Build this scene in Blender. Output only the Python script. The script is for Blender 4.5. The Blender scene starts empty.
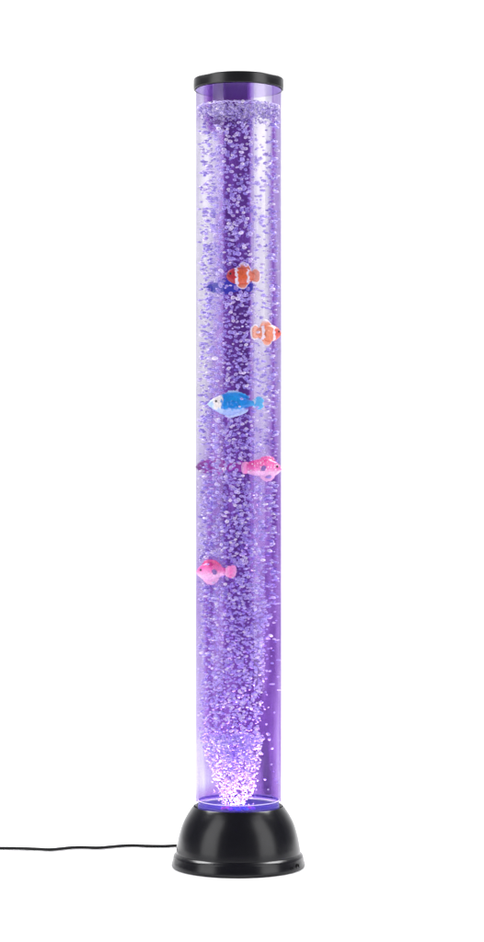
import bpy, bmesh, math, random
from mathutils import Vector, Matrix, noise

random.seed(7)
R = math.radians
S = 0.0015                       # metres per photo pixel at the lamp axis
L = 2100 * S                     # camera distance
AX, HZ, FLOOR = 238.6, 480.0, 866.0
CX, CZ = (242 - AX) * S, (FLOOR - HZ) * S
scene = bpy.context.scene
col = scene.collection


def P(px, py, d=0.0):
    """photo pixel at depth d behind the lamp axis -> world point"""
    k = (L + d) / L
    return Vector((CX + (px - 242) * S * k, d, CZ + (HZ - py) * S * k))


# ------------------------------------------------------------------ helpers
def link(name, bm, mats, parent=None, smooth=True):
    me = bpy.data.meshes.new(name)
    if smooth:
        for f in bm.faces:
            f.smooth = True
    bm.to_mesh(me)
    bm.free()
    o = bpy.data.objects.new(name, me)
    for m in (mats if isinstance(mats, (list, tuple)) else [mats]):
        me.materials.append(m)
    col.objects.link(o)
    if parent:
        o.parent = parent
    return o


def tag(o, label=None, cat=None, group=None, kind=None):
    if label: o['label'] = label
    if cat: o['category'] = cat
    if group: o['group'] = group
    if kind: o['kind'] = kind
    return o


def empty(name, loc, rot=(0, 0, 0)):
    o = bpy.data.objects.new(name, None)
    o.empty_display_size = 0.02
    o.location = loc
    o.rotation_euler = rot
    col.objects.link(o)
    return o


def lathe(bm, prof, n=96, a0=0.0, a1=2 * math.pi, cx=0.0, cy=0.0):
    full = abs(a1 - a0 - 2 * math.pi) < 1e-6
    cols = n if full else n + 1
    rings = []
    for r, z in prof:
        if r < 1e-7:
            v = bm.verts.new((cx, cy, z))
            rings.append([v] * cols)
        else:
            rings.append([bm.verts.new((cx + r * math.cos(a0 + (a1 - a0) * i / n),
                                        cy + r * math.sin(a0 + (a1 - a0) * i / n), z)) for i in range(cols)])
    for k in range(len(prof) - 1):
        for i in range(n):
            j = (i + 1) % cols
            vs = []
            for v in (rings[k][i], rings[k][j], rings[k + 1][j], rings[k + 1][i]):
                if v not in vs:
                    vs.append(v)
            if len(vs) > 2:
                bm.faces.new(vs)
    return bm


def smooth_prof(pts, sub=6):
    """Catmull-Rom through the points"""
    out = []
    for i in range(len(pts) - 1):
        p0 = pts[max(i - 1, 0)]; p1 = pts[i]; p2 = pts[i + 1]; p3 = pts[min(i + 2, len(pts) - 1)]
        for k in range(sub):
            t = k / sub
            out.append(tuple(0.5 * ((2 * b) + (-a + c) * t + (2 * a - 5 * b + 4 * c - d) * t * t
                                    + (-a + 3 * b - 3 * c + d) * t ** 3)
                             for a, b, c, d in zip(p0, p1, p2, p3)))
    out.append(pts[-1])
    return out


def tube_along(bm, pts, r, n=12, caps=True):
    rings = []
    for i, p in enumerate(pts):
        p = Vector(p)
        t = (Vector(pts[min(i + 1, len(pts) - 1)]) - Vector(pts[max(i - 1, 0)])).normalized()
        u = t.cross(Vector((0, 0, 1)))
        if u.length < 1e-4:
            u = Vector((1, 0, 0))
        u.normalize()
        w = u.cross(t)
        rr = r(i) if callable(r) else r
        rings.append([bm.verts.new(p + (u * math.cos(2 * math.pi * k / n) + w * math.sin(2 * math.pi * k / n)) * rr)
                      for k in range(n)])
    for a, b in zip(rings, rings[1:]):
        for k in range(n):
            bm.faces.new((a[k], a[(k + 1) % n], b[(k + 1) % n], b[k]))
    if caps:
        bm.faces.new(rings[0][::-1]); bm.faces.new(rings[-1])
    return bm


# ---------------------------------------------------------------- materials
class NT:
    def __init__(s, name):
        s.m = bpy.data.materials.new(name)
        s.m.use_nodes = True
        s.t = s.m.node_tree
        s.t.nodes.clear()
        s.out = s.t.nodes.new('ShaderNodeOutputMaterial')

    def n(s, kind, **kw):
        nd = s.t.nodes.new('ShaderNode' + kind)
        for k, v in kw.items():
            if k in nd.inputs.keys():
                nd.inputs[k].default_value = v
            else:
                setattr(nd, k, v)
        return nd

    def l(s, a, b):
        s.t.links.new(a, b)


def principled(name, colr, rough=0.4, metal=0.0, spec=0.5, coat=0.0, bump=None, emit=None, estr=0.0):
    t = NT(name)
    b = t.n('BsdfPrincipled')
    b.inputs['Base Color'].default_value = (*colr, 1)
    b.inputs['Roughness'].default_value = rough
    b.inputs['Metallic'].default_value = metal
    b.inputs['Specular IOR Level'].default_value = spec
    b.inputs['Coat Weight'].default_value = coat
    if emit:
        b.inputs['Emission Color'].default_value = (*emit, 1)
        b.inputs['Emission Strength'].default_value = estr
    if bump:
        tc = t.n('TexCoord')
        nz = t.n('TexNoise', Scale=bump[0], Detail=4.0)
        bp = t.n('Bump', Strength=bump[1], Distance=bump[2])
        t.l(tc.outputs['Object'], nz.inputs['Vector'])
        t.l(nz.outputs['Fac'], bp.inputs['Height'])
        t.l(bp.outputs['Normal'], b.inputs['Normal'])
        rr = t.n('MapRange')
        rr.inputs['To Min'].default_value = rough * 0.8
        rr.inputs['To Max'].default_value = rough * 1.25
        t.l(nz.outputs['Fac'], rr.inputs['Value'])
        t.l(rr.outputs['Result'], b.inputs['Roughness'])
    t.l(b.outputs[0], t.out.inputs['Surface'])
    return t.m


M_white = principled('white_seamless_paper', (0.86, 0.86, 0.86), 0.9, spec=0.1, bump=(60, 0.05, 0.001))
M_black = principled('glossy_black_plastic', (0.004, 0.004, 0.006), 0.23, spec=0.36, bump=(14, 0.06, 0.004))
M_cap = principled('satin_black_plastic', (0.007, 0.007, 0.008), 0.3, spec=0.5, bump=(20, 0.05, 0.003))
M_hole = principled('matt_black_recess', (0.002, 0.002, 0.002), 0.7, spec=0.1)
M_cord = principled('black_rubber_cord', (0.004, 0.004, 0.0045), 0.5, spec=0.2, bump=(200, 0.1, 0.0005))


def acrylic():
    t = NT('clear_acrylic')
    lw = t.n('LayerWeight')
    pw = t.n('Math', operation='POWER')
    pw.inputs[1].default_value = 5.0
    t.l(lw.outputs['Facing'], pw.inputs[0])
    fr = t.n('Math', operation='MULTIPLY_ADD')
    fr.inputs[1].default_value = 0.4
    fr.inputs[2].default_value = 0.024
    t.l(pw.outputs[0], fr.inputs[0])
    tr = t.n('BsdfTransparent')
    tr.inputs['Color'].default_value = (0.985, 0.98, 0.995, 1)
    gl = t.n('BsdfGlossy', Roughness=0.03)
    mx = t.n('MixShader')
    t.l(fr.outputs[0], mx.inputs[0])
    t.l(tr.outputs[0], mx.inputs[1])
    t.l(gl.outputs[0], mx.inputs[2])
    t.l(mx.outputs[0], t.out.inputs['Surface'])
    return t.m


def water_mat():
    t = NT('violet_tinted_water')
    tr = t.n('BsdfTransparent')
    t.l(tr.outputs[0], t.out.inputs['Surface'])
    va = t.n('VolumeAbsorption', Density=WATER_DENS)
    va.inputs['Color'].default_value = (0.66, 0.54, 0.78, 1)
    t.l(va.outputs[0], t.out.inputs['Volume'])
    return t.m


WATER_DENS = 2.6


def band_sheet_mat():
    """see-through violet film; the dye is thicker in some streaks (mesh attribute 'dye')"""
    t = NT('violet_film')
    at = t.n('Attribute')
    at.attribute_name = 'dye'
    tc = t.n('TexCoord')
    mp = t.n('Mapping')
    mp.inputs['Scale'].default_value = (75, 75, 9)
    nz = t.n('TexNoise', Scale=1.0, Detail=4.0)
    t.l(tc.outputs['Object'], mp.inputs['Vector'])
    t.l(mp.outputs[0], nz.inputs['Vector'])
    mr = t.n('MapRange')
    mr.inputs['From Min'].default_value = 0.25
    mr.inputs['From Max'].default_value = 0.75
    mr.inputs['To Min'].default_value = 0.72
    mr.inputs['To Max'].default_value = 1.28
    t.l(nz.outputs['Fac'], mr.inputs['Value'])
    mu = t.n('Math', operation='MULTIPLY')
    t.l(at.outputs['Fac'], mu.inputs[0])
    t.l(mr.outputs[0], mu.inputs[1])
    dv = t.n('Math', operation='DIVIDE')
    dv.inputs[1].default_value = 4.0
    t.l(mu.outputs[0], dv.inputs[0])
    cc = t.n('ValToRGB')
    el = cc.color_ramp.elements
    el[0].position, el[0].color = 0.0, (0.97, 0.96, 0.98, 1)
    el[1].position, el[1].color = 1.0, BAND_COLORS[-1][1] + (1,)
    for p, c in BAND_COLORS[:-1]:
        e = el.new(p)
        e.color = c + (1,)
    t.l(dv.outputs[0], cc.inputs[0])
    tr = t.n('BsdfTransparent')
    t.l(cc.outputs[0], tr.inputs['Color'])
    df = t.n('BsdfDiffuse')
    df.inputs['Color'].default_value = (0.25, 0.06, 0.55, 1)
    gl = t.n('BsdfGlossy', Roughness=0.12)
    gl.inputs['Color'].default_value = (0.8, 0.7, 0.95, 1)
    m1 = t.n('MixShader')
    m1.inputs[0].default_value = 0.25
    t.l(df.outputs[0], m1.inputs[1])
    t.l(gl.outputs[0], m1.inputs[2])
    mx = t.n('MixShader')
    mf = t.n('Math', operation='MULTIPLY')
    mf.inputs[1].default_value = 0.06
    t.l(mu.outputs[0], mf.inputs[0])
    t.l(mf.outputs[0], mx.inputs[0])
    t.l(tr.outputs[0], mx.inputs[1])
    t.l(m1.outputs[0], mx.inputs[2])
    t.l(mx.outputs[0], t.out.inputs['Surface'])
    return t.m


BAND_COLORS = ((0.15, (0.52, 0.51, 0.56)), (0.3, (0.36, 0.31, 0.50)), (0.5, (0.245, 0.125, 0.43)),
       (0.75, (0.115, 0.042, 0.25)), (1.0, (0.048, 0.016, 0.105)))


def bubble_mat(name='air_bubble', lift=0.0):
    """clear air bubble: see-through middle, bright wall towards the rim; every bubble its own tint"""
    t = NT(name)
    gi = t.n('NewGeometry')
    oi = t.n('ObjectInfo')
    ad = t.n('Math', operation='ADD')
    t.l(gi.outputs['Random Per Island'], ad.inputs[0])
    t.l(oi.outputs['Random'], ad.inputs[1])
    fr = t.n('Math', operation='FRACT')
    t.l(ad.outputs[0], fr.inputs[0])
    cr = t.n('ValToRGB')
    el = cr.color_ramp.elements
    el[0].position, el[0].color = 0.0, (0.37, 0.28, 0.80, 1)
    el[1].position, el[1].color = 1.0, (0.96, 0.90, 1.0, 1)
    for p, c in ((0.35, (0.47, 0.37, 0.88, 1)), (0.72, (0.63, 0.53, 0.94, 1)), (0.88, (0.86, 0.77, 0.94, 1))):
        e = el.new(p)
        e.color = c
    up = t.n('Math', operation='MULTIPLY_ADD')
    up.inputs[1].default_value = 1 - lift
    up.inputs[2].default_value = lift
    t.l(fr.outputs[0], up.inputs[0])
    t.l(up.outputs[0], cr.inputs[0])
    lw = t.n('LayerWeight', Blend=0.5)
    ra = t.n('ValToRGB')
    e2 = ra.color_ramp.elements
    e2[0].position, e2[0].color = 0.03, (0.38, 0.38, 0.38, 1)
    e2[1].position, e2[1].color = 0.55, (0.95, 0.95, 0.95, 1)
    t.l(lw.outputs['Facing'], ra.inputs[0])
    b = t.n('BsdfPrincipled')
    b.inputs['Roughness'].default_value = 0.12
    b.inputs['Specular IOR Level'].default_value = 1.0
    b.inputs['Coat Weight'].default_value = 0.6
    b.inputs['Coat Roughness'].default_value = 0.05
    t.l(cr.outputs[0], b.inputs['Base Color'])
    tr = t.n('BsdfTransparent')
    tr.inputs['Color'].default_value = (0.86, 0.82, 0.97, 1)
    mx = t.n('MixShader')
    t.l(ra.outputs[0], mx.inputs[0])
    t.l(tr.outputs[0], mx.inputs[1])
    t.l(b.outputs[0], mx.inputs[2])
    t.l(mx.outputs[0], t.out.inputs['Surface'])
    return t.m


def ramp_mat(name, stops, axis='X', lo=-1.0, hi=1.0, distort=0.15, rough=0.35, spots=None, constant=False, low=None):
    """procedural plastic paint: colour bands along one axis of the fish, wobbly edges, optional spots"""
    t = NT(name)
    tc = t.n('TexCoord')
    sp = t.n('SeparateXYZ')
    nz = t.n('TexNoise', Scale=180.0, Detail=2.0)
    t.l(tc.outputs['Object'], nz.inputs['Vector'])
    t.l(tc.outputs['Object'], sp.inputs[0])
    mr = t.n('MapRange')
    mr.inputs['From Min'].default_value = lo
    mr.inputs['From Max'].default_value = hi
    t.l(sp.outputs[axis], mr.inputs['Value'])
    ma = t.n('Math', operation='MULTIPLY_ADD')
    ma.inputs[1].default_value = distort
    t.l(nz.outputs['Fac'], ma.inputs[0])
    t.l(mr.outputs[0], ma.inputs[2])
    su = t.n('Math', operation='SUBTRACT')
    su.inputs[1].default_value = distort * 0.5
    t.l(ma.outputs[0], su.inputs[0])
    cr = t.n('ValToRGB')
    cr.color_ramp.interpolation = 'CONSTANT' if constant else 'LINEAR'
    el = cr.color_ramp.elements
    el[0].position, el[0].color = stops[0][0], (*stops[0][1], 1)
    el[1].position, el[1].color = stops[1][0], (*stops[1][1], 1)
    for p, c in stops[2:]:
        e = el.new(p)
        e.color = (*c, 1)
    t.l(su.outputs[0], cr.inputs[0])
    last = cr.outputs[0]
    if spots:
        vo = t.n('TexVoronoi', Scale=spots[0])
        t.l(tc.outputs['Object'], vo.inputs['Vector'])
        lt = t.n('Math', operation='LESS_THAN')
        lt.inputs[1].default_value = spots[1]
        t.l(vo.outputs['Distance'], lt.inputs[0])
        mx = t.n('MixRGB')
        mx.inputs[2].default_value = (*spots[2], 1)
        t.l(lt.outputs[0], mx.inputs[0])
        t.l(last, mx.inputs[1])
        last = mx.outputs[0]
    if low:
        ad = t.n('Math', operation='MULTIPLY_ADD')
        ad.inputs[1].default_value = 0.016
        t.l(nz.outputs['Fac'], ad.inputs[0])
        low = (low[0] + 0.008, low[1])
        t.l(sp.outputs['Z'], ad.inputs[2])
        m2 = t.n('MapRange')
        m2.inputs['From Min'].default_value = low[0] - 0.0012
        m2.inputs['From Max'].default_value = low[0] + 0.0012
        t.l(ad.outputs[0], m2.inputs['Value'])
        mx = t.n('MixRGB')
        mx.inputs[1].default_value = (*low[1], 1)
        t.l(m2.outputs[0], mx.inputs[0])
        t.l(last, mx.inputs[2])
        last = mx.outputs[0]
    n2 = t.n('TexNoise', Scale=420.0, Detail=3.0)
    t.l(tc.outputs['Object'], n2.inputs['Vector'])
    mm = t.n('MapRange')
    mm.inputs['From Min'].default_value = 0.3
    mm.inputs['From Max'].default_value = 0.7
    mm.inputs['To Min'].default_value = 0.76
    mm.inputs['To Max'].default_value = 1.12
    t.l(n2.outputs['Fac'], mm.inputs['Value'])
    hs = t.n('HueSaturation')
    t.l(last, hs.inputs['Color'])
    t.l(mm.outputs[0], hs.inputs['Value'])
    last = hs.outputs[0]
    b = t.n('BsdfPrincipled')
    b.inputs['Roughness'].default_value = rough
    b.inputs['Coat Weight'].default_value = 0.3
    t.l(last, b.inputs['Base Color'])
    t.l(b.outputs[0], t.out.inputs['Surface'])
    return t.m


# ------------------------------------------------------------------ setting
bm = bmesh.new()
vs = [bm.verts.new(v) for v in ((-10, -1.3, 0), (10, -1.3, 0), (10, 2.2, 0), (-10, 2.2, 0))]
bm.faces.new(vs)
tag(link('floor', bm, M_white, smooth=False), 'plain white studio floor under the lamp', 'floor', kind='structure')
bm = bmesh.new()
prof = [(2.2 + 0.9 * math.sin(a), 0.9 - 0.9 * math.cos(a)) for a in [R(90) * i / 20 for i in range(21)]] + [(3.1, 4.2)]
prev = None
for y, z in prof:
    cur = [bm.verts.new((-10, y, z)), bm.verts.new((10, y, z))]
    if prev:
        bm.faces.new((prev[0], prev[1], cur[1], cur[0]))
    prev = cur
tag(link('backdrop', bm, M_white), 'plain white studio backdrop behind the lamp', 'backdrop', kind='structure')

# --------------------------------------------------------------------- lamp
lamp = empty('bubble_lamp', (0, 0, 0))
tag(lamp, 'tall violet bubble tube floor lamp with black dome base and black cap', 'lamp')
RT = 43.6 * S                    # tube radius
ZB = (866 - 806) * S             # tube bottom at the dome
ZT = (866 - 80) * S              # hidden inside the cap
ZW = (866 - 108) * S             # water level
ZP = (866 - 804.6) * S
ZR = (866 - 800) * S             # top of the clear collar             # light plate

# base dome, black
px = [(44.9, 60.4), (45.8, 59.4), (48.0, 56.4), (52.0, 50.2), (56.1, 42), (59.3, 32), (61.3, 22), (62.1, 16)]
pr = [(44.3, 52), (44.3, 59.8)] + smooth_prof(px, 6)
pr += [(62.15, 15.4), (62.2, 15.0), (62.2, 14.2), (62.3, 13.9), (62.7, 13.7), (64.2, 12.0), (64.7, 11.3), (64.95, 10.8), (65.05, 10.2), (65.2, 9.4), (65.5, 8.0)]
pr += [(66.1, 5.5), (66.7, 3.0), (66.7, 1.6), (66.2, 0.6), (65, 0.25), (60, 0.2), (0, 0.2)]
bm = lathe(bmesh.new(), [(r * S, z * S) for r, z in pr], 128)
base = link('base', bm, M_black, lamp)
base.location.x = -0.3 * S

# button and socket on the right of the flange
for nm, ang, zz, rr in (('power_button', 62, 4.6, 2.6), ('power_socket', 52.5, 4.4, 1.7)):
    c = Vector((math.sin(R(ang)), -math.cos(R(ang)), 0))
    bm = bmesh.new()
    prof = [(rr * 1.25, -1.5), (rr * 1.25, 0.25), (rr * 1.1, 0.5), (rr * 0.95, 0.4), (rr * 0.9, -0.2), (rr * 0.75, -0.25), (0, 0.0)]
    lathe(bm, [(a * S, b * S) for a, b in prof], 24)
    rot = c.to_track_quat('Z', 'Y').to_matrix().to_4x4()
    bm.transform(Matrix.Translation(c * 66.2 * S + Vector((0, 0, zz * S))) @ rot)
    link(nm, bm, M_hole, base)

# top cap
pr = [(43.7, 784), (43.7, 776), (45.0, 776), (45.2, 776.6), (45.2, 785.2), (44.9, 786.2), (44.0, 786.8), (38, 787.0), (0, 787.0)]
bm = lathe(bmesh.new(), [(r * S, z * S) for r, z in pr], 128)
bm2 = bm
cap = link('top_cap', bm2, M_cap, lamp)

# clear outer tube (a wall 1.3 px thick)
bm = lathe(bmesh.new(), [(RT, ZB - 0.006), (RT, ZT)], 128)
tube = link('tube', bm, acrylic(), lamp)

# sheet added at the tube's back; light and shade bands painted into its tint
RF = RT - 0.0013
M_band_sheet = band_sheet_mat()
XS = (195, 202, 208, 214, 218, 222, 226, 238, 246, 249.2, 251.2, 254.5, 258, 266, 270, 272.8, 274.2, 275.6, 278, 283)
BAND_ROWS = (
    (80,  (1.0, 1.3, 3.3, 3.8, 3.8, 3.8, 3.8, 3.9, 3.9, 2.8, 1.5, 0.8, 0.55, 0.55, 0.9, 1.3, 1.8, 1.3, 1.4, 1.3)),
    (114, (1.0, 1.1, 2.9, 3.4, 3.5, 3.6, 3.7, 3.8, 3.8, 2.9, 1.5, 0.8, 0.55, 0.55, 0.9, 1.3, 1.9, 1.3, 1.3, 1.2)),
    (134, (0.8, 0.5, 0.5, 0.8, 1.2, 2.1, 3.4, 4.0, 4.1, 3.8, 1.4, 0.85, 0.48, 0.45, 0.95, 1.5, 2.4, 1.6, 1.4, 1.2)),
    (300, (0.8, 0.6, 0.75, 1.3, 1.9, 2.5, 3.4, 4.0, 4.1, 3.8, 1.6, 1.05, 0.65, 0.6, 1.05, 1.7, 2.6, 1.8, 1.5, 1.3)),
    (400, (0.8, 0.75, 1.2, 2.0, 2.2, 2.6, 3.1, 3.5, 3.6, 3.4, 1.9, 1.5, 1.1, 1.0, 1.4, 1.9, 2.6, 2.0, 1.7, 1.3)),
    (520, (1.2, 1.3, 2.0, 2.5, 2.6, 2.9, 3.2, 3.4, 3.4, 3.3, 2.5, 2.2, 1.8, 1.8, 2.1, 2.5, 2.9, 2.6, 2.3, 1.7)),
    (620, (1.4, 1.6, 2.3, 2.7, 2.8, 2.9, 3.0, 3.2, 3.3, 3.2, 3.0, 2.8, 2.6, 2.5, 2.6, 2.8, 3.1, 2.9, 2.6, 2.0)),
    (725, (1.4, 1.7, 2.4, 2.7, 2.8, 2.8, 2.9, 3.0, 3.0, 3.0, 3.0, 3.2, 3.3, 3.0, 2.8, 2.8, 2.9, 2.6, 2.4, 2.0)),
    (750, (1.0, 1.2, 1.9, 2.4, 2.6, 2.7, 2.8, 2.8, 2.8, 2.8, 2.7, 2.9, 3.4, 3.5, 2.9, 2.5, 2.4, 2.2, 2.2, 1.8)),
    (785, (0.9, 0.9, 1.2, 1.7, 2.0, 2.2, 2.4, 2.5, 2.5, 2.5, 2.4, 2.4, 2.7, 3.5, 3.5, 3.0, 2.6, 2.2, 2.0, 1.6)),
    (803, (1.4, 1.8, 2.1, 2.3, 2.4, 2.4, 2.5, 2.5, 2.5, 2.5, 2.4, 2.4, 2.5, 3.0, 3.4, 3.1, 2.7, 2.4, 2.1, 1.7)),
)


def lerp_row(xs, vs, x):
    if x <= xs[0]: return vs[0]
    for k in range(len(xs) - 1):
        if x <= xs[k + 1]:
            u = (x - xs[k]) / (xs[k + 1] - xs[k])
            return vs[k] + (vs[k + 1] - vs[k]) * u
    return vs[-1]


def light_band(x, y):
    for (y0, r0), (y1, r1) in zip(BAND_ROWS, BAND_ROWS[1:]):
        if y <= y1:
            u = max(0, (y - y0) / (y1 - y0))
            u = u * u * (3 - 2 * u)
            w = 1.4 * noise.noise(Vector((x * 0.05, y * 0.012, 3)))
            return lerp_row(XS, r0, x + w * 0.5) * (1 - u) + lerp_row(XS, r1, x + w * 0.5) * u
    return lerp_row(XS, BAND_ROWS[-1][1], x)


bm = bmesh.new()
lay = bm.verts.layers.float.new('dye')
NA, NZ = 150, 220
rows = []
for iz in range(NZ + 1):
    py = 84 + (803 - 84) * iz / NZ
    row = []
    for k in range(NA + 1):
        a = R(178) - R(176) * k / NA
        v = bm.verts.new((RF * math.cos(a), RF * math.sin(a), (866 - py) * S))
        v[lay] = light_band(AX + 43.6 * math.cos(a), py)
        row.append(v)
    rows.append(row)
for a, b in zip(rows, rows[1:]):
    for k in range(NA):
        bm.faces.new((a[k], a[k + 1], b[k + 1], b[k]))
link('back_film', bm, M_band_sheet, lamp)

# violet stopper that closes the tube under the cap
bm = lathe(bmesh.new(), [(0, 775.6 * S), (RF - 0.0002, 775.6 * S)], 96)
link('stopper', bm, principled('violet_stopper', (0.62, 0.5, 0.88), 0.12, metal=0.9), cap)

# water
bm = lathe(bmesh.new(), [(0, ZP + 0.0006), (RF - 0.0028, ZP + 0.0006), (RF - 0.0028, ZW), (0, ZW)], 96)
link('water', bm, water_mat(), lamp)


# the water's edge against the wall
bm = bmesh.new()
tube_along(bm, [((RF - 0.0036) * math.cos(a), (RF - 0.0036) * math.sin(a), ZW + 0.0006 * math.sin(9 * a) + 0.0004 * math.sin(23 * a)) for a in [2 * math.pi * i / 120 for i in range(121)]], 0.0006, 8, caps=False)
link('water_edge', bm, principled('bright_water_edge', (0.62, 0.5, 0.95), 0.1, spec=1.0), lamp)

# bottom plate with the light line round it, and the little lights
M_plate = principled('blue_violet_plate', (0.05, 0.025, 0.36), 0.35, spec=0.3)
M_ring = principled('pale_acrylic_ring', (0.7, 0.62, 0.95), 0.25)
bm = lathe(bmesh.new(), [(RF - 0.0030, ZB - 0.003), (RF - 0.0030, ZP - 0.0004), (RF - 0.0034, ZP), (0, ZP)], 96)
plate = link('light_plate', bm, M_plate, lamp)
bm = bmesh.new()
pts = [((RF - 0.0036) * math.cos(a), (RF - 0.0036) * math.sin(a), ZR + 0.0006) for a in [2 * math.pi * i / 96 for i in range(97)]]
tube_along(bm, pts, 0.0007, 8, caps=False)
link('rim_ring', bm, M_ring, plate)
t = NT('clear_violet_collar')
tr = t.n('BsdfTransparent')
tr.inputs['Color'].default_value = (0.42, 0.28, 0.86, 1)
df = t.n('BsdfPrincipled')
df.inputs['Base Color'].default_value = (0.12, 0.06, 0.6, 1)
df.inputs['Roughness'].default_value = 0.15
mx = t.n('MixShader')
mx.inputs[0].default_value = 0.3
t.l(tr.outputs[0], mx.inputs[1]); t.l(df.outputs[0], mx.inputs[2]); t.l(mx.outputs[0], t.out.inputs['Surface'])
bm = lathe(bmesh.new(), [(RF - 0.0034, ZP + 0.0003), (RF - 0.0034, ZR)], 96)
link('collar', bm, t.m, plate)
LED = {'pink': (0.95, 0.08, 0.6), 'blue': (0.06, 0.08, 0.95), 'azure': (0.05, 0.22, 0.95), 'violet': (0.4, 0.1, 0.95)}
LED = {k: principled('led_' + k, v, 0.3, emit=v, estr=0.8) for k, v in LED.items()}
for (lx, ly, nm) in ((-14, -31, 'pink'), (-7, -36, 'violet'), (0, -37, 'blue'), (7, -35, 'azure'), (13, -31, 'violet'),
                     (-10, -24, 'pink'), (-3, -29, 'blue'), (4, -27, 'blue'), (10, -23, 'pink')):
    bm = lathe(bmesh.new(), [(0.0034, 0), (0.0034, 0.001), (0.0029, 0.0025), (0.0016, 0.0037), (0, 0.004)], 20)
    e = link('led', bm, LED[nm], plate)
    e.location = (lx * 1.1 * S, ly * S, ZP)

# power cord, lying on the floor behind the base, running out to the left
cd = 0.171
cpts = [(-14, 848.5), (0, 848.6), (20, 848.8), (38, 849.5), (50, 850.0), (60, 849.2), (72, 848.0), (85, 847.8), (98, 848.2), (110, 847.3),
        (122, 846.2), (135, 845.9), (150, 846.5), (165, 846.6), (176, 846.0), (188, 846.4), (200, 848.5)]
pts = []
for x, y in smooth_prof(cpts, 5):
    d = L * ((FLOOR - HZ) / (y - HZ + 1.6) - 1)      # where that pixel meets the floor
    p = P(x, y, d)
    pts.append((p.x, p.y, 0.0032))
pts += [(-0.045, 0.12, 0.0034), (-0.035, 0.1, 0.006), (-0.03, 0.088, 0.009)]
bm = tube_along(bmesh.new(), pts, 0.0025, 12)
cord = link('power_cord', bm, M_cord, lamp)
bm = bmesh.new()
tube_along(bm, [(-0.034, 0.098, 0.007), (-0.031, 0.09, 0.0085), (-0.028, 0.082, 0.0095)], 0.0045, 14)
link('strain_relief', bm, M_cord, cord)

# --------------------------------------------------------------------- fish
def loft_body(outline_top, outline_bot, thick, n=18, m=28):
    """outline_* : list of (x, z) in px; thick: half thickness in px as function of t"""
    bm = bmesh.new()
    def at(poly, x):
        for (x0, z0), (x1, z1) in zip(poly, poly[1:]):
            if x0 <= x <= x1:
                u = (x - x0) / max(1e-6, x1 - x0)
                return z0 + (z1 - z0) * u
        return poly[-1][1]
    top = smooth_prof(outline_top, 8); bot = smooth_prof(outline_bot, 8)
    x0, x1 = top[0][0], top[-1][0]
    rings = []
    for i in range(m + 1):
        t = 0.5 - 0.5 * math.cos(math.pi * i / m)
        x = x0 + (x1 - x0) * t
        zt, zb = at(top, x), at(bot, x)
        c, h = (zt + zb) / 2, max(0.15, (zt - zb) / 2)
        w = thick(t)
        rings.append([bm.verts.new((x * S, w * math.sin(2 * math.pi * k / n) * S, (c + h * math.cos(2 * math.pi * k / n)) * S))
                      for k in range(n)])
    for a, b in zip(rings, rings[1:]):
        for k in range(n):
            bm.faces.new((a[k], b[k], b[(k + 1) % n], a[(k + 1) % n]))
    bm.faces.new(rings[0]); bm.faces.new(rings[-1][::-1])
    return bm


def fin(poly, th=0.9, y=0.0, edge=0.35, rim=False):
    """a fin: the outline (px) as a thin lens-shaped solid"""
    bm = bmesh.new()
    pts = smooth_prof(poly + [poly[0]], 5)[:-1]
    cx = sum(p[0] for p in pts) / len(pts); cz = sum(p[1] for p in pts) / len(pts)
    n = len(pts)
    pts = [(cx + (x - cx) * k_, cz + (z - cz) * k_) for q_, (x, z) in enumerate(pts)
           for k_ in [1 + 0.20 * noise.noise(Vector((x * 0.5, z * 0.5, cx))) + (0.035 if q_ % 2 else -0.035)]]
    rows = []
    for s, w in ((1.0, edge), (0.84, 0.75), (0.45, 1.0)):
        rows.append([[bm.verts.new(((cx + (x - cx) * s) * S, (y + sgn * th * w) * S, (cz + (z - cz) * s) * S)) for x, z in pts]
                     for sgn in (-1, 1)])
    mid = [bm.verts.new((cx * S, (y + sgn * th) * S, cz * S)) for sgn in (-1, 1)]
    for q in (0, 1):
        for a, b in zip(rows, rows[1:]):
            for k in range(n):
                bm.faces.new((a[q][k], a[q][(k + 1) % n], b[q][(k + 1) % n], b[q][k]))
        for k in range(n):
            bm.faces.new((rows[-1][q][k], rows[-1][q][(k + 1) % n], mid[q]))
    for k in range(n):
        bm.faces.new((rows[0][0][k], rows[0][0][(k + 1) % n], rows[0][1][(k + 1) % n], rows[0][1][k]))
    if rim:
        outer = set(rows[0][0] + rows[0][1])
        for fc in bm.faces:
            if any(v in outer for v in fc.verts):
                fc.material_index = 1
    bmesh.ops.recalc_face_normals(bm, faces=bm.faces)
    return bm


def eye(x, y, z, r):
    bm = bmesh.new()
    bmesh.ops.create_uvsphere(bm, u_segments=14, v_segments=10, radius=r * S)
    bm.transform(Matrix.Translation((x * S, y * S, z * S)) @ Matrix.Scale(0.6, 4, (0, 1, 0)))
    return bm


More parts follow.
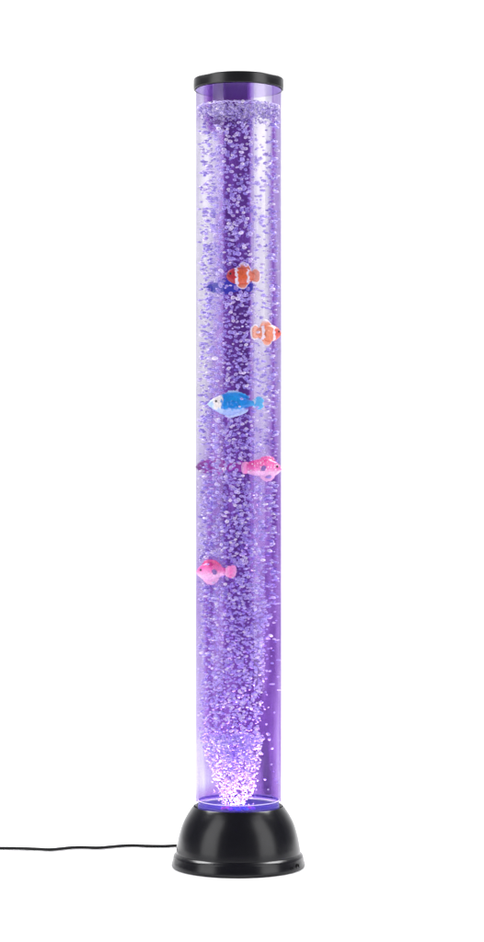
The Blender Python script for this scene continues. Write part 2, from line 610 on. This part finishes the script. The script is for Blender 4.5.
M_rim = principled('white_fin_edge', (0.86, 0.80, 0.86), 0.35)
M_eye = principled('black_eye', (0.01, 0.008, 0.015), 0.15)
OR, RD, WH, PO = (0.74, 0.12, 0.04), (0.52, 0.025, 0.04), (0.86, 0.74, 0.84), (0.80, 0.28, 0.20)
def clown_set(name, OR, RD, PO):
    return (ramp_mat(name + '_paint', [(0.0, RD), (0.27, RD), (0.275, WH), (0.37, WH), (0.375, OR), (0.70, OR), (0.705, WH), (0.79, WH), (0.795, OR)],
                     lo=-15 * S, hi=11 * S, distort=0.22, constant=True),
            ramp_mat(name + '_fin_paint', [(0.0, OR), (0.6, PO), (0.8, WH)], 'Z', lo=4 * S, hi=14 * S, distort=0.3),
            ramp_mat(name + '_low_fin_paint', [(0.0, WH), (0.3, PO), (0.7, OR)], 'Z', lo=-14 * S, hi=-4 * S, distort=0.3),
            ramp_mat(name + '_tail_paint', [(0.0, WH), (0.10, WH), (0.22, PO), (0.78, PO), (0.92, WH)], 'X', lo=6 * S, hi=17 * S, distort=0.2))


CLOWN = clown_set('clownfish', OR, RD, PO)
PALE = clown_set('pale_clownfish', (0.78, 0.22, 0.10), (0.72, 0.10, 0.07), (0.80, 0.30, 0.20))
BL, DB, CR = (0.002, 0.22, 0.70), (0.02, 0.14, 0.60), (0.84, 0.78, 0.76)
LB = (0.42, 0.60, 0.92)
M_blue = ramp_mat('blue_fish_paint', [(0.0, LB), (0.10, LB), (0.15, CR), (0.29, CR), (0.32, BL), (0.6, (0.01, 0.33, 0.80)), (0.85, BL), (1.0, (0.05, 0.42, 0.85))],
                  lo=-28 * S, hi=18 * S, distort=0.16, low=(-5.5 * S, (0.36, 0.50, 0.90)))
M_bluefin = ramp_mat('blue_fin_paint', [(0.0, (0.55, 0.66, 0.95)), (0.55, (0.45, 0.6, 0.95)), (0.9, BL)], 'Z', lo=-14 * S, hi=2 * S, distort=0.5)
M_bluetop = ramp_mat('blue_top_fin_paint', [(0.0, BL), (0.6, (0.03, 0.35, 0.82)), (1.0, (0.6, 0.72, 0.95))], 'Z', lo=6 * S, hi=13 * S, distort=0.5)
M_bluetail = ramp_mat('blue_tail_paint', [(0.0, BL), (0.25, (0.65, 0.75, 0.95)), (0.4, (0.02, 0.38, 0.80)), (0.9, (0.08, 0.45, 0.85)), (1.0, LB)],
                      'X', lo=14 * S, hi=28 * S, distort=0.35)
HP, MP, LP = (0.82, 0.045, 0.30), (0.88, 0.15, 0.52), (0.88, 0.44, 0.76)
M_pink = ramp_mat('pink_fish_paint', [(0.0, LP), (0.38, LP), (0.58, MP), (0.8, HP), (1.0, HP)], 'Z', lo=-13 * S, hi=12 * S, distort=0.18,
                  spots=(330.0, 0.0, LP))
M_pinkdot = ramp_mat('pink_spotted_paint', [(0.0, LP), (0.35, LP), (0.5, MP), (0.85, HP), (1.0, MP)], 'Z', lo=-13 * S, hi=12 * S, distort=0.18,
                     spots=(260.0, 0.28, (0.94, 0.78, 0.9)))
M_pinkfin = ramp_mat('pink_fin_paint', [(0.0, (0.92, 0.55, 0.82)), (0.5, MP), (1.0, LP)], 'X', lo=8 * S, hi=22 * S, distort=0.4)
M_pinklow = principled('pale_pink_fin', LP, 0.4)
M_mark = principled('violet_fish_mark', (0.16, 0.05, 0.35), 0.4)

FISH = []


def clownfish(px_, py_, d, flip, yaw, mats, label):
    M_clown, M_clownfin, M_clownlow, M_clowntail = mats
    f = empty('clownfish', P(px_, py_, d), (0, 0, yaw + (math.pi if flip else 0)))
    tag(f, label, 'toy fish', 'plastic fish floating in the lamp tube')
    top = [(-15.5, 0), (-14, 4.2), (-10, 7.2), (-4, 8.6), (2, 8.2), (7, 5.6), (11, 3.0)]
    bot = [(-15.5, -0.8), (-14, -4), (-10, -7), (-4, -8.8), (2, -8), (7, -5.6), (11, -3.0)]
    b = link('body', loft_body(top, bot, lambda t: 0.6 + 4.2 * math.sin(math.pi * min(1, t * 0.92 + 0.06)) ** 0.7), M_clown, f)
    link('dorsal_fin', fin([(-6, 7.5), (-4, 11), (0, 13.4), (4, 12.6), (6.5, 9), (7.5, 5), (2, 6)], rim=True), [M_clownfin, M_rim], f)
    link('belly_fin', fin([(-7, -7), (-5, -11), (-1, -13), (2.5, -12), (4, -9), (6, -6), (0, -6)], rim=True), [M_clownlow, M_rim], f)
    link('tail_fin', fin([(6.5, 0), (7.5, 5), (11, 7.6), (14.8, 6.2), (16.8, 0.5), (15, -5.6), (11, -7.2), (7.5, -4.8)], rim=True), [M_clowntail, M_rim], f)
    for s in (-1, 1):
        link('eye', eye(-12, s * 3.1, 1.8, 1.15), M_eye, f)
        link('side_fin', fin([(-3, 0.5), (0, 2.2), (3.4, 0.5), (3, -3), (0, -4), (-2.5, -2)], 0.5, s * 4.7), M_clownlow, f)
    f.scale = (1.07, 1, 1)
    FISH.append((px_, py_, 18, 14))
    return f


clownfish(243, 276, -0.034, False, R(6), CLOWN, 'orange and white clownfish facing left, highest of the fish in the tube')
clownfish(266, 333, -0.030, True, R(30), PALE, 'paler orange clownfish facing right, at the right wall above the blue fish')

f = empty('blue_fish', P(236, 403.5, -0.040), (0, 0, R(-3)))
tag(f, 'bright blue fish with cream face band, floating between the clownfish and the pink fish', 'toy fish', 'plastic fish floating in the lamp tube')
top = [(-28, 0), (-25, 3.2), (-19, 7), (-11, 10), (-3, 10.4), (6, 7.4), (13, 3.6), (18, 2.4)]
bot = [(-28, -1), (-25, -4), (-19, -8), (-11, -11.6), (-3, -11.6), (6, -7.4), (13, -3.4), (18, -2.4)]
link('body', loft_body(top, bot, lambda t: 0.7 + 5.2 * math.sin(math.pi * min(1, t * 0.93 + 0.05)) ** 0.8), M_blue, f)
link('dorsal_fin', fin([(-11, 9), (-7, 12.4), (-1, 12.6), (6, 10.6), (12, 7.6), (13, 4.4), (4, 6), (-4, 8)]), M_bluetop, f)
link('belly_fin', fin([(-13, -9), (-9, -13), (-4, -14), (4, -11.5), (11, -8.2), (12, -4.5), (3, -6), (-6, -9)]), M_bluefin, f)
link('tail_fin', fin([(15, 0.5), (17, 4), (21, 6.6), (25, 6.4), (27.5, 3), (26.6, 0), (27.4, -3), (24, -5.8), (20, -5.6), (17, -3.4)]), M_bluetail, f)
for s in (-1, 1):
    link('eye', eye(-19.5, s * 4.3, 2.2, 1.2), M_eye, f)
    link('side_fin', fin([(-9, 1), (-4, 2.6), (1, 1.4), (3, -2), (-1, -5), (-7, -4)], 0.5, s * 5.7), M_bluetail, f)
FISH.append((236, 403.5, 28, 13))


def pinkfish(px_, py_, d, flip, yaw, mat, label, long=1.0):
    f = empty('pink_fish', P(px_, py_, d), (0, 0, yaw + (math.pi if flip else 0)))
    tag(f, label, 'toy fish', 'plastic fish floating in the lamp tube')
    top = [(-21, -0.5), (-19, 3.5), (-14, 7.4), (-8, 9.6), (-1, 8.6), (5, 5.2), (10, 3.4)]
    bot = [(-21, -2), (-19, -4.6), (-14, -8.2), (-8, -9.6), (-1, -8), (5, -5.0), (10, -3.4)]
    if long > 1:
        top = [(-21 + (x + 21) * long, z * 1.04 + (1.8 if x > 0 else 0)) for x, z in top]
        bot = [(-21 + (x + 21) * long, z * 1.04 - (1.8 if x > 0 else 0)) for x, z in bot]
    link('body', loft_body(top, bot, lambda t: 0.7 + 5.0 * math.sin(math.pi * min(1, t * 0.93 + 0.05)) ** 0.8), mat, f)
    link('dorsal_fin', fin([(-15, 7.4), (-11, 11), (-5, 12.2), (0, 10.4), (5, 6.4), (4, 4), (-4, 7)]), mat, f)
    link('belly_fin', fin([(-14, -7.5), (-11, -12), (-6, -13.6), (-2, -12.4), (2, -7.4), (-4, -7)]), M_pinklow, f)
    tail = [(7, 0), (10, 4.0), (15, 6.4), (19.5, 5.4), (21.5, 1), (20, -4.4), (15.5, -6.4), (10, -4.0)]
    if long > 1:
        tail = [(21.5 + (x - 21.5) * 0.72, z * 0.95) for x, z in tail]
    link('tail_fin', fin(tail), M_pinkfin, f)
    for s in (-1, 1):
        link('eye', eye(-15.2, s * 3.9, 1.4, 1.2), M_eye, f)
        link('side_fin', fin([(-3, 1.4), (-0.5, 2.4), (2.4, 0.2), (1.4, -2.6), (-1.6, -2.4)], 0.5, s * 5.4), M_mark, f)
    FISH.append((px_, py_, 22, 13))
    return f


pinkfish(261.5, 468, -0.026, True, R(20), M_pinkdot, 'pink fish with pale dots on its back, facing right, below the blue fish', 1.18)
pinkfish(216.5, 571.5, -0.028, False, R(-20), M_pink, 'pale bellied pink fish facing left at the left wall, lowest of the fish')

def reflection_shape(name, px_, py_, d, scale, cols, label):  # soft fish-shaped solid added in place of a blurred reflection
    f = empty(name, P(px_, py_, d), (0, 0, 0))
    tag(f, label, 'toy fish', 'plastic fish floating in the lamp tube')
    t = NT(name + '_soft_plastic')
    lw = t.n('LayerWeight', Blend=0.5)
    mr = t.n('MapRange', interpolation_type='SMOOTHSTEP')
    mr.inputs['From Min'].default_value = 0.1
    mr.inputs['From Max'].default_value = 0.85
    mr.inputs['To Min'].default_value = 0.72
    mr.inputs['To Max'].default_value = 0.0
    t.l(lw.outputs['Facing'], mr.inputs['Value'])
    df = t.n('BsdfDiffuse')
    df.inputs['Color'].default_value = (*cols[1], 1)
    tr = t.n('BsdfTransparent')
    mx = t.n('MixShader')
    t.l(mr.outputs[0], mx.inputs[0])
    t.l(tr.outputs[0], mx.inputs[1])
    t.l(df.outputs[0], mx.inputs[2])
    t.l(mx.outputs[0], t.out.inputs['Surface'])
    m = t.m
    top = [(-21, 0), (-17, 4), (-10, 6.6), (-2, 7.2), (6, 5), (12, 2.6)]
    bot = [(-21, -0.6), (-17, -4.4), (-10, -6.8), (-2, -7.4), (6, -5.2), (12, -2.6)]
    link('body', loft_body(top, bot, lambda t_: 0.6 + 4.2 * math.sin(math.pi * min(1, t_ * 0.93 + 0.05)) ** 0.8, 24), m, f)
    top = [(11, 1.6), (14, 3.6), (18, 5), (21, 3)]
    bot = [(11, -1.6), (14, -3.6), (18, -5), (21, -3)]
    link('tail_fin', loft_body(top, bot, lambda t_: 0.4 + 2.0 * math.sin(math.pi * t_), 20), m, f)
    f.scale = (scale,) * 3


reflection_shape('blue_fish', 229, 286.5, 0.030, 1.15, ((0.03, 0.05, 0.50), (0.07, 0.08, 0.52)),  # added shape in place of a blurred reflection, not a real fish
          'deep blue fish half hidden behind the bubbles, just below the highest clownfish')
reflection_shape('magenta_fish', 220, 466.5, 0.020, 1.2, ((0.45, 0.09, 0.52), (0.50, 0.11, 0.50)),
          'dim magenta fish behind the bubbles, left of the dotted pink fish')

# ------------------------------------------------------------------ bubbles
M_bub = bubble_mat()
RI = RF - 0.004


ICO = {}
for sub in (1, 2):
    b_ = bmesh.new()
    bmesh.ops.create_icosphere(b_, subdivisions=sub, radius=1.0)
    ICO[sub] = ([v.co.copy() for v in b_.verts], [[v.index for v in f_.verts] for f_ in b_.faces])
    b_.free()


class Blobs:
    """many small lumpy ellipsoids gathered into one mesh"""
    def __init__(s):
        s.v, s.f = [], []

    def add(s, c, sx, sz, sub, seed, lump=0.11):
        vs, fs = ICO[sub]
        tl = 0.35 if sz > 0.5 * sx else 0.07
        rot = Matrix.Rotation(random.uniform(-tl, tl), 3, 'Y') @ Matrix.Rotation(random.uniform(0, 6.28), 3, 'Z')
        o = len(s.v)
        off = Vector((seed * 3.7, seed, 0))
        for co in vs:
            k = 1 + lump * noise.noise(co * 1.3 + off)
            s.v.append(rot @ Vector((co.x * sx * k, co.y * sx * k, co.z * sz * k)) + c)
        s.f.extend([[q + o for q in f_] for f_ in fs])

    def mesh(s, name, mat=None):
        me = bpy.data.meshes.new(name)
        me.from_pydata(s.v, [], s.f)
        me.materials.append(mat or M_bub)
        me.polygons.foreach_set('use_smooth', [True] * len(me.polygons))
        me.update()
        return me

    def build(s, name, mat=None):
        o = bpy.data.objects.new(name, s.mesh(name, mat))
        col.objects.link(o)
        return o


def density(x, y):
    """how many bubbles at photo pixel x, y, 0..1"""
    if y < 330:
        a = 0.5 + 0.15 * (y - 120) / 210
        w = 0.85 if 220 < x < 252 else (1.0 if x <= 220 else (0.4 if x < 270 else 1.0))
        return a * w
    if y < 600:
        a = 0.65 + 0.3 * (y - 330) / 270
        w = 0.9 if 215 < x < 255 else (1.0 if x <= 215 else (0.62 if x < 270 else 0.9))
        return a * w
    if y < 735:
        t = (y - 600) / 135
        edge = 268 - 10 * t
        w = 1.0 if x < edge else max(0.22, 1 - (x - edge) / 8) * (0.75 - 0.5 * t)
        return w * 1.0
    t = min(1, (y - 735) / 70)
    lo = 199 + 26 * t ** 1.1
    hi = 263 - 10 * t
    if lo < x < hi:
        return 1.0
    return 0.04


cand = []
N = 6700
while len(cand) < N:
    a = random.uniform(0, 2 * math.pi); r = RI * random.random() ** random.choice((0.5, 0.3))
    if random.random() < 0.4:                      # the plume fills the front of the tube
        a = random.uniform(math.pi, 2 * math.pi)
    x, d = r * math.cos(a), r * math.sin(a)
    py = random.uniform(122, 803)
    k = (L + d) / L
    pxx = 242 + (x - CX) / S / k
    if random.random() > density(pxx, py):
        continue
    p = P(pxx, py, d)
    if p.z < ZR + 0.002 or p.z > ZW - 0.006:
        continue
    if py > 735:                                    # cone of fizz: round in plan as well
        t = min(1, (py - 735) / 70)
        if abs(d + 0.006) > (34 - 20 * t) * S:
            continue
    hit = False
    for fx, fy, fw, fh in FISH:
        if d < 0.0 and ((pxx - fx) / (fw + 1.5)) ** 2 + ((py - fy) / (fh + 1.5)) ** 2 < 1 and random.random() < 0.88:
            hit = True
    if hit:
        continue
    if py < 300: w = random.uniform(1.1, 2.6)
    elif py < 600: w = random.uniform(1.0, 2.4)
    elif py < 735: w = random.uniform(0.9, 2.0)
    else: w = random.uniform(0.8, 1.7) * (1.15 - 0.3 * (py - 735) / 70)
    asp = random.uniform(0.55, 0.85)
    if abs(pxx - AX) > 23 and py < 660:
        w *= random.uniform(0.8, 1.6); asp *= 0.66
    rr = math.hypot(x, d)
    if rr + w * S > RI + 0.003:
        f_ = (RI + 0.003 - w * S) / rr
        p.x *= f_; p.y *= f_
    cand.append((p, w * S, w * asp * S, d))

# the fizz: a cone of fine bubbles that opens upwards from the lights
i = 0
while i < 1750:
    u = random.random() ** 0.8
    py = 806 - 72 * u
    rr = (19 + 15 * u) * math.sqrt(random.random()) * random.uniform(0.75, 1.05)
    a = random.uniform(0, 2 * math.pi)
    x = (236 - 4 * u - AX) * S + rr * S * math.cos(a)
    d = -0.036 + 0.026 * u + rr * S * math.sin(a)
    z = (866 - py) * S + 0.001
    if math.hypot(x, d) > RI or noise.noise(Vector((x * 95, d * 95, z * 60))) < -0.10 + random.uniform(-0.12, 0.12):
        continue
    i += 1
    w = random.choice((random.uniform(0.5, 0.9), random.uniform(0.7, 1.3), random.uniform(1.0, 1.6))) * (0.85 + 0.45 * u)
    cand.append((Vector((x, d, z)), w * S, w * S * random.uniform(0.6, 1.0), d))

# long flat bubbles clinging to the wall on the right
for x, y, w in ((275, 603.5, 5.5), (279, 660, 3.5), (272, 684, 3.0), (277, 640, 2.6), (203, 343, 4.5), (201, 372, 3.5), (279, 690, 2.5)):
    dd = -math.sqrt(max(0, (RI / S) ** 2 - (x - AX) ** 2)) * S * 0.8
    cand.append((P(x, y, dd), w * S, 0.8 * S, dd))

cand.sort(key=lambda c: -c[1] * (1.0 if c[3] < -0.012 else 0.55))
variants = []
for i in range(14):
    q = Blobs()
    q.add(Vector((0, 0, 0)), 1.0, 1.0, 2, i * 1.37)
    variants.append(q.mesh('bubble'))
for i, (p, sx, sz, d) in enumerate(cand[:300]):
    o = bpy.data.objects.new('bubble', variants[i % 14])
    o.location = p
    o.scale = (sx, sx, sz)
    tl = 0.3 if sz > 0.5 * sx else 0.06
    o.rotation_euler = (random.uniform(-tl, tl), random.uniform(-tl, tl), random.uniform(0, 6.28))
    col.objects.link(o)
    tag(o, 'lavender air bubble rising through the violet water of the lamp', 'bubble', 'air bubbles rising in the lamp tube')
q = Blobs()
for i, (p, sx, sz, d) in enumerate(cand[300:]):
    q.add(p, sx, sz, 1, i * 0.61)
tag(q.build('small_bubbles'), 'fizzing mass of small lavender bubbles filling the lamp tube', 'bubbles', kind='stuff')

# foam on the water
q = Blobs()
for i in range(1300):
    a = random.uniform(0, 2 * math.pi); r = RI * math.sqrt(random.random())
    z = ZW - abs(random.gauss(0, 0.0085)) + 0.0015
    w = random.uniform(0.6, 1.6) * S
    q.add(Vector((r * math.cos(a), r * math.sin(a), z)), w, w * 0.8, 1, i * 0.77)
for i in range(60):
    a = 2 * math.pi * (i + random.uniform(-.3, .3)) / 60; r = RI * 0.99
    w = random.uniform(1.3, 2.4) * S
    q.add(Vector((r * math.cos(a), r * math.sin(a), ZW + random.uniform(-0.001, 0.001))), w, w * 0.7, 2, i * 0.77)
tag(q.build('foam', bubble_mat('foam_bubble', 0.4)), 'lavender froth of tiny bubbles on the water below the black cap', 'foam', kind='stuff')


# ------------------------------------------------------------------- lights
def area(name, loc, target, sx, sy, power, colr=(1, 1, 1), spread=180):
    ld = bpy.data.lights.new(name, 'AREA')
    ld.shape = 'RECTANGLE'
    ld.size, ld.size_y = sx, sy
    ld.energy = power
    ld.color = colr
    ld.spread = R(spread)
    o = bpy.data.objects.new(name, ld)
    o.location = loc
    o.rotation_euler = (Vector(target) - Vector(loc)).to_track_quat('-Z', 'Y').to_euler()
    col.objects.link(o)
    return o


area('softbox', (-1.40, -0.95, 1.2), (0, 0, 1.2), 0.95, 2.2, 35)
area('softbox', (1.40, -0.95, 1.2), (0, 0, 1.2), 0.95, 2.2, 35)
area('overhead_softbox', (0, 1.6, 3.2), (0, 0.7, 0), 4.0, 2.2, 230)  # unseen light added overhead to whiten the floor
area('floor_light', (-2.0, 0.7, 3.0), (0, -0.3, 0), 1.2, 1.2, 150)  # unseen pair added to keep the floor white around the base
area('floor_light', (2.0, 0.7, 3.0), (0, -0.3, 0), 1.2, 1.2, 150)


def disk(name, loc, size, power, colr, spread):
    ld = bpy.data.lights.new(name, 'AREA')
    ld.shape = 'DISK'
    ld.size = size
    ld.energy = power
    ld.color = colr
    ld.spread = R(spread)
    o = bpy.data.objects.new(name, ld)
    o.location = loc
    o.rotation_euler = (math.pi, 0, 0)
    col.objects.link(o)
    return o


disk('led_light', (-0.004, -0.046, ZP + 0.004), 0.02, 0.12, (0.85, 0.5, 1.0), 140)
disk('led_ring_light', (0, 0, ZP + 0.002), 0.085, 0.50, (1.0, 0.66, 0.98), 64)  # added upward light that brightens the outside of the fizz
disk('led_beam', (0, 0, ZP + 0.0025), 0.10, 0.7, (0.97, 0.66, 1.0), 14)

# -------------------------------------------------------------------- world
w = bpy.data.worlds.new('World')
scene.world = w
w.use_nodes = True
bg = w.node_tree.nodes['Background']
bg.inputs['Color'].default_value = (0.85, 0.83, 1.0, 1)
bg.inputs['Strength'].default_value = 0.28

# ------------------------------------------------------------------- camera
cd_ = bpy.data.cameras.new('camera')
cam = bpy.data.objects.new('camera', cd_)
cd_.sensor_fit = 'VERTICAL'
cd_.sensor_height = 36
cd_.lens = 36 * 2100 / 942
cd_.shift_y = (HZ - 471) / 942
cd_.clip_end = 100
cam.location = (CX, -L, CZ)
cam.rotation_euler = (R(90), 0, 0)
col.objects.link(cam)
scene.camera = cam

scene.render.engine = 'CYCLES'
c = scene.cycles
c.max_bounces = 10
c.diffuse_bounces = 3
c.glossy_bounces = 5
c.transparent_max_bounces = 40
c.sample_clamp_indirect = 4.0
c.caustics_reflective = False
c.caustics_refractive = False
c.use_denoising = True
vs_ = scene.view_settings
vs_.view_transform = 'Standard'
vs_.look = 'None'
vs_.exposure = -0.75
vs_.gamma = 1.0
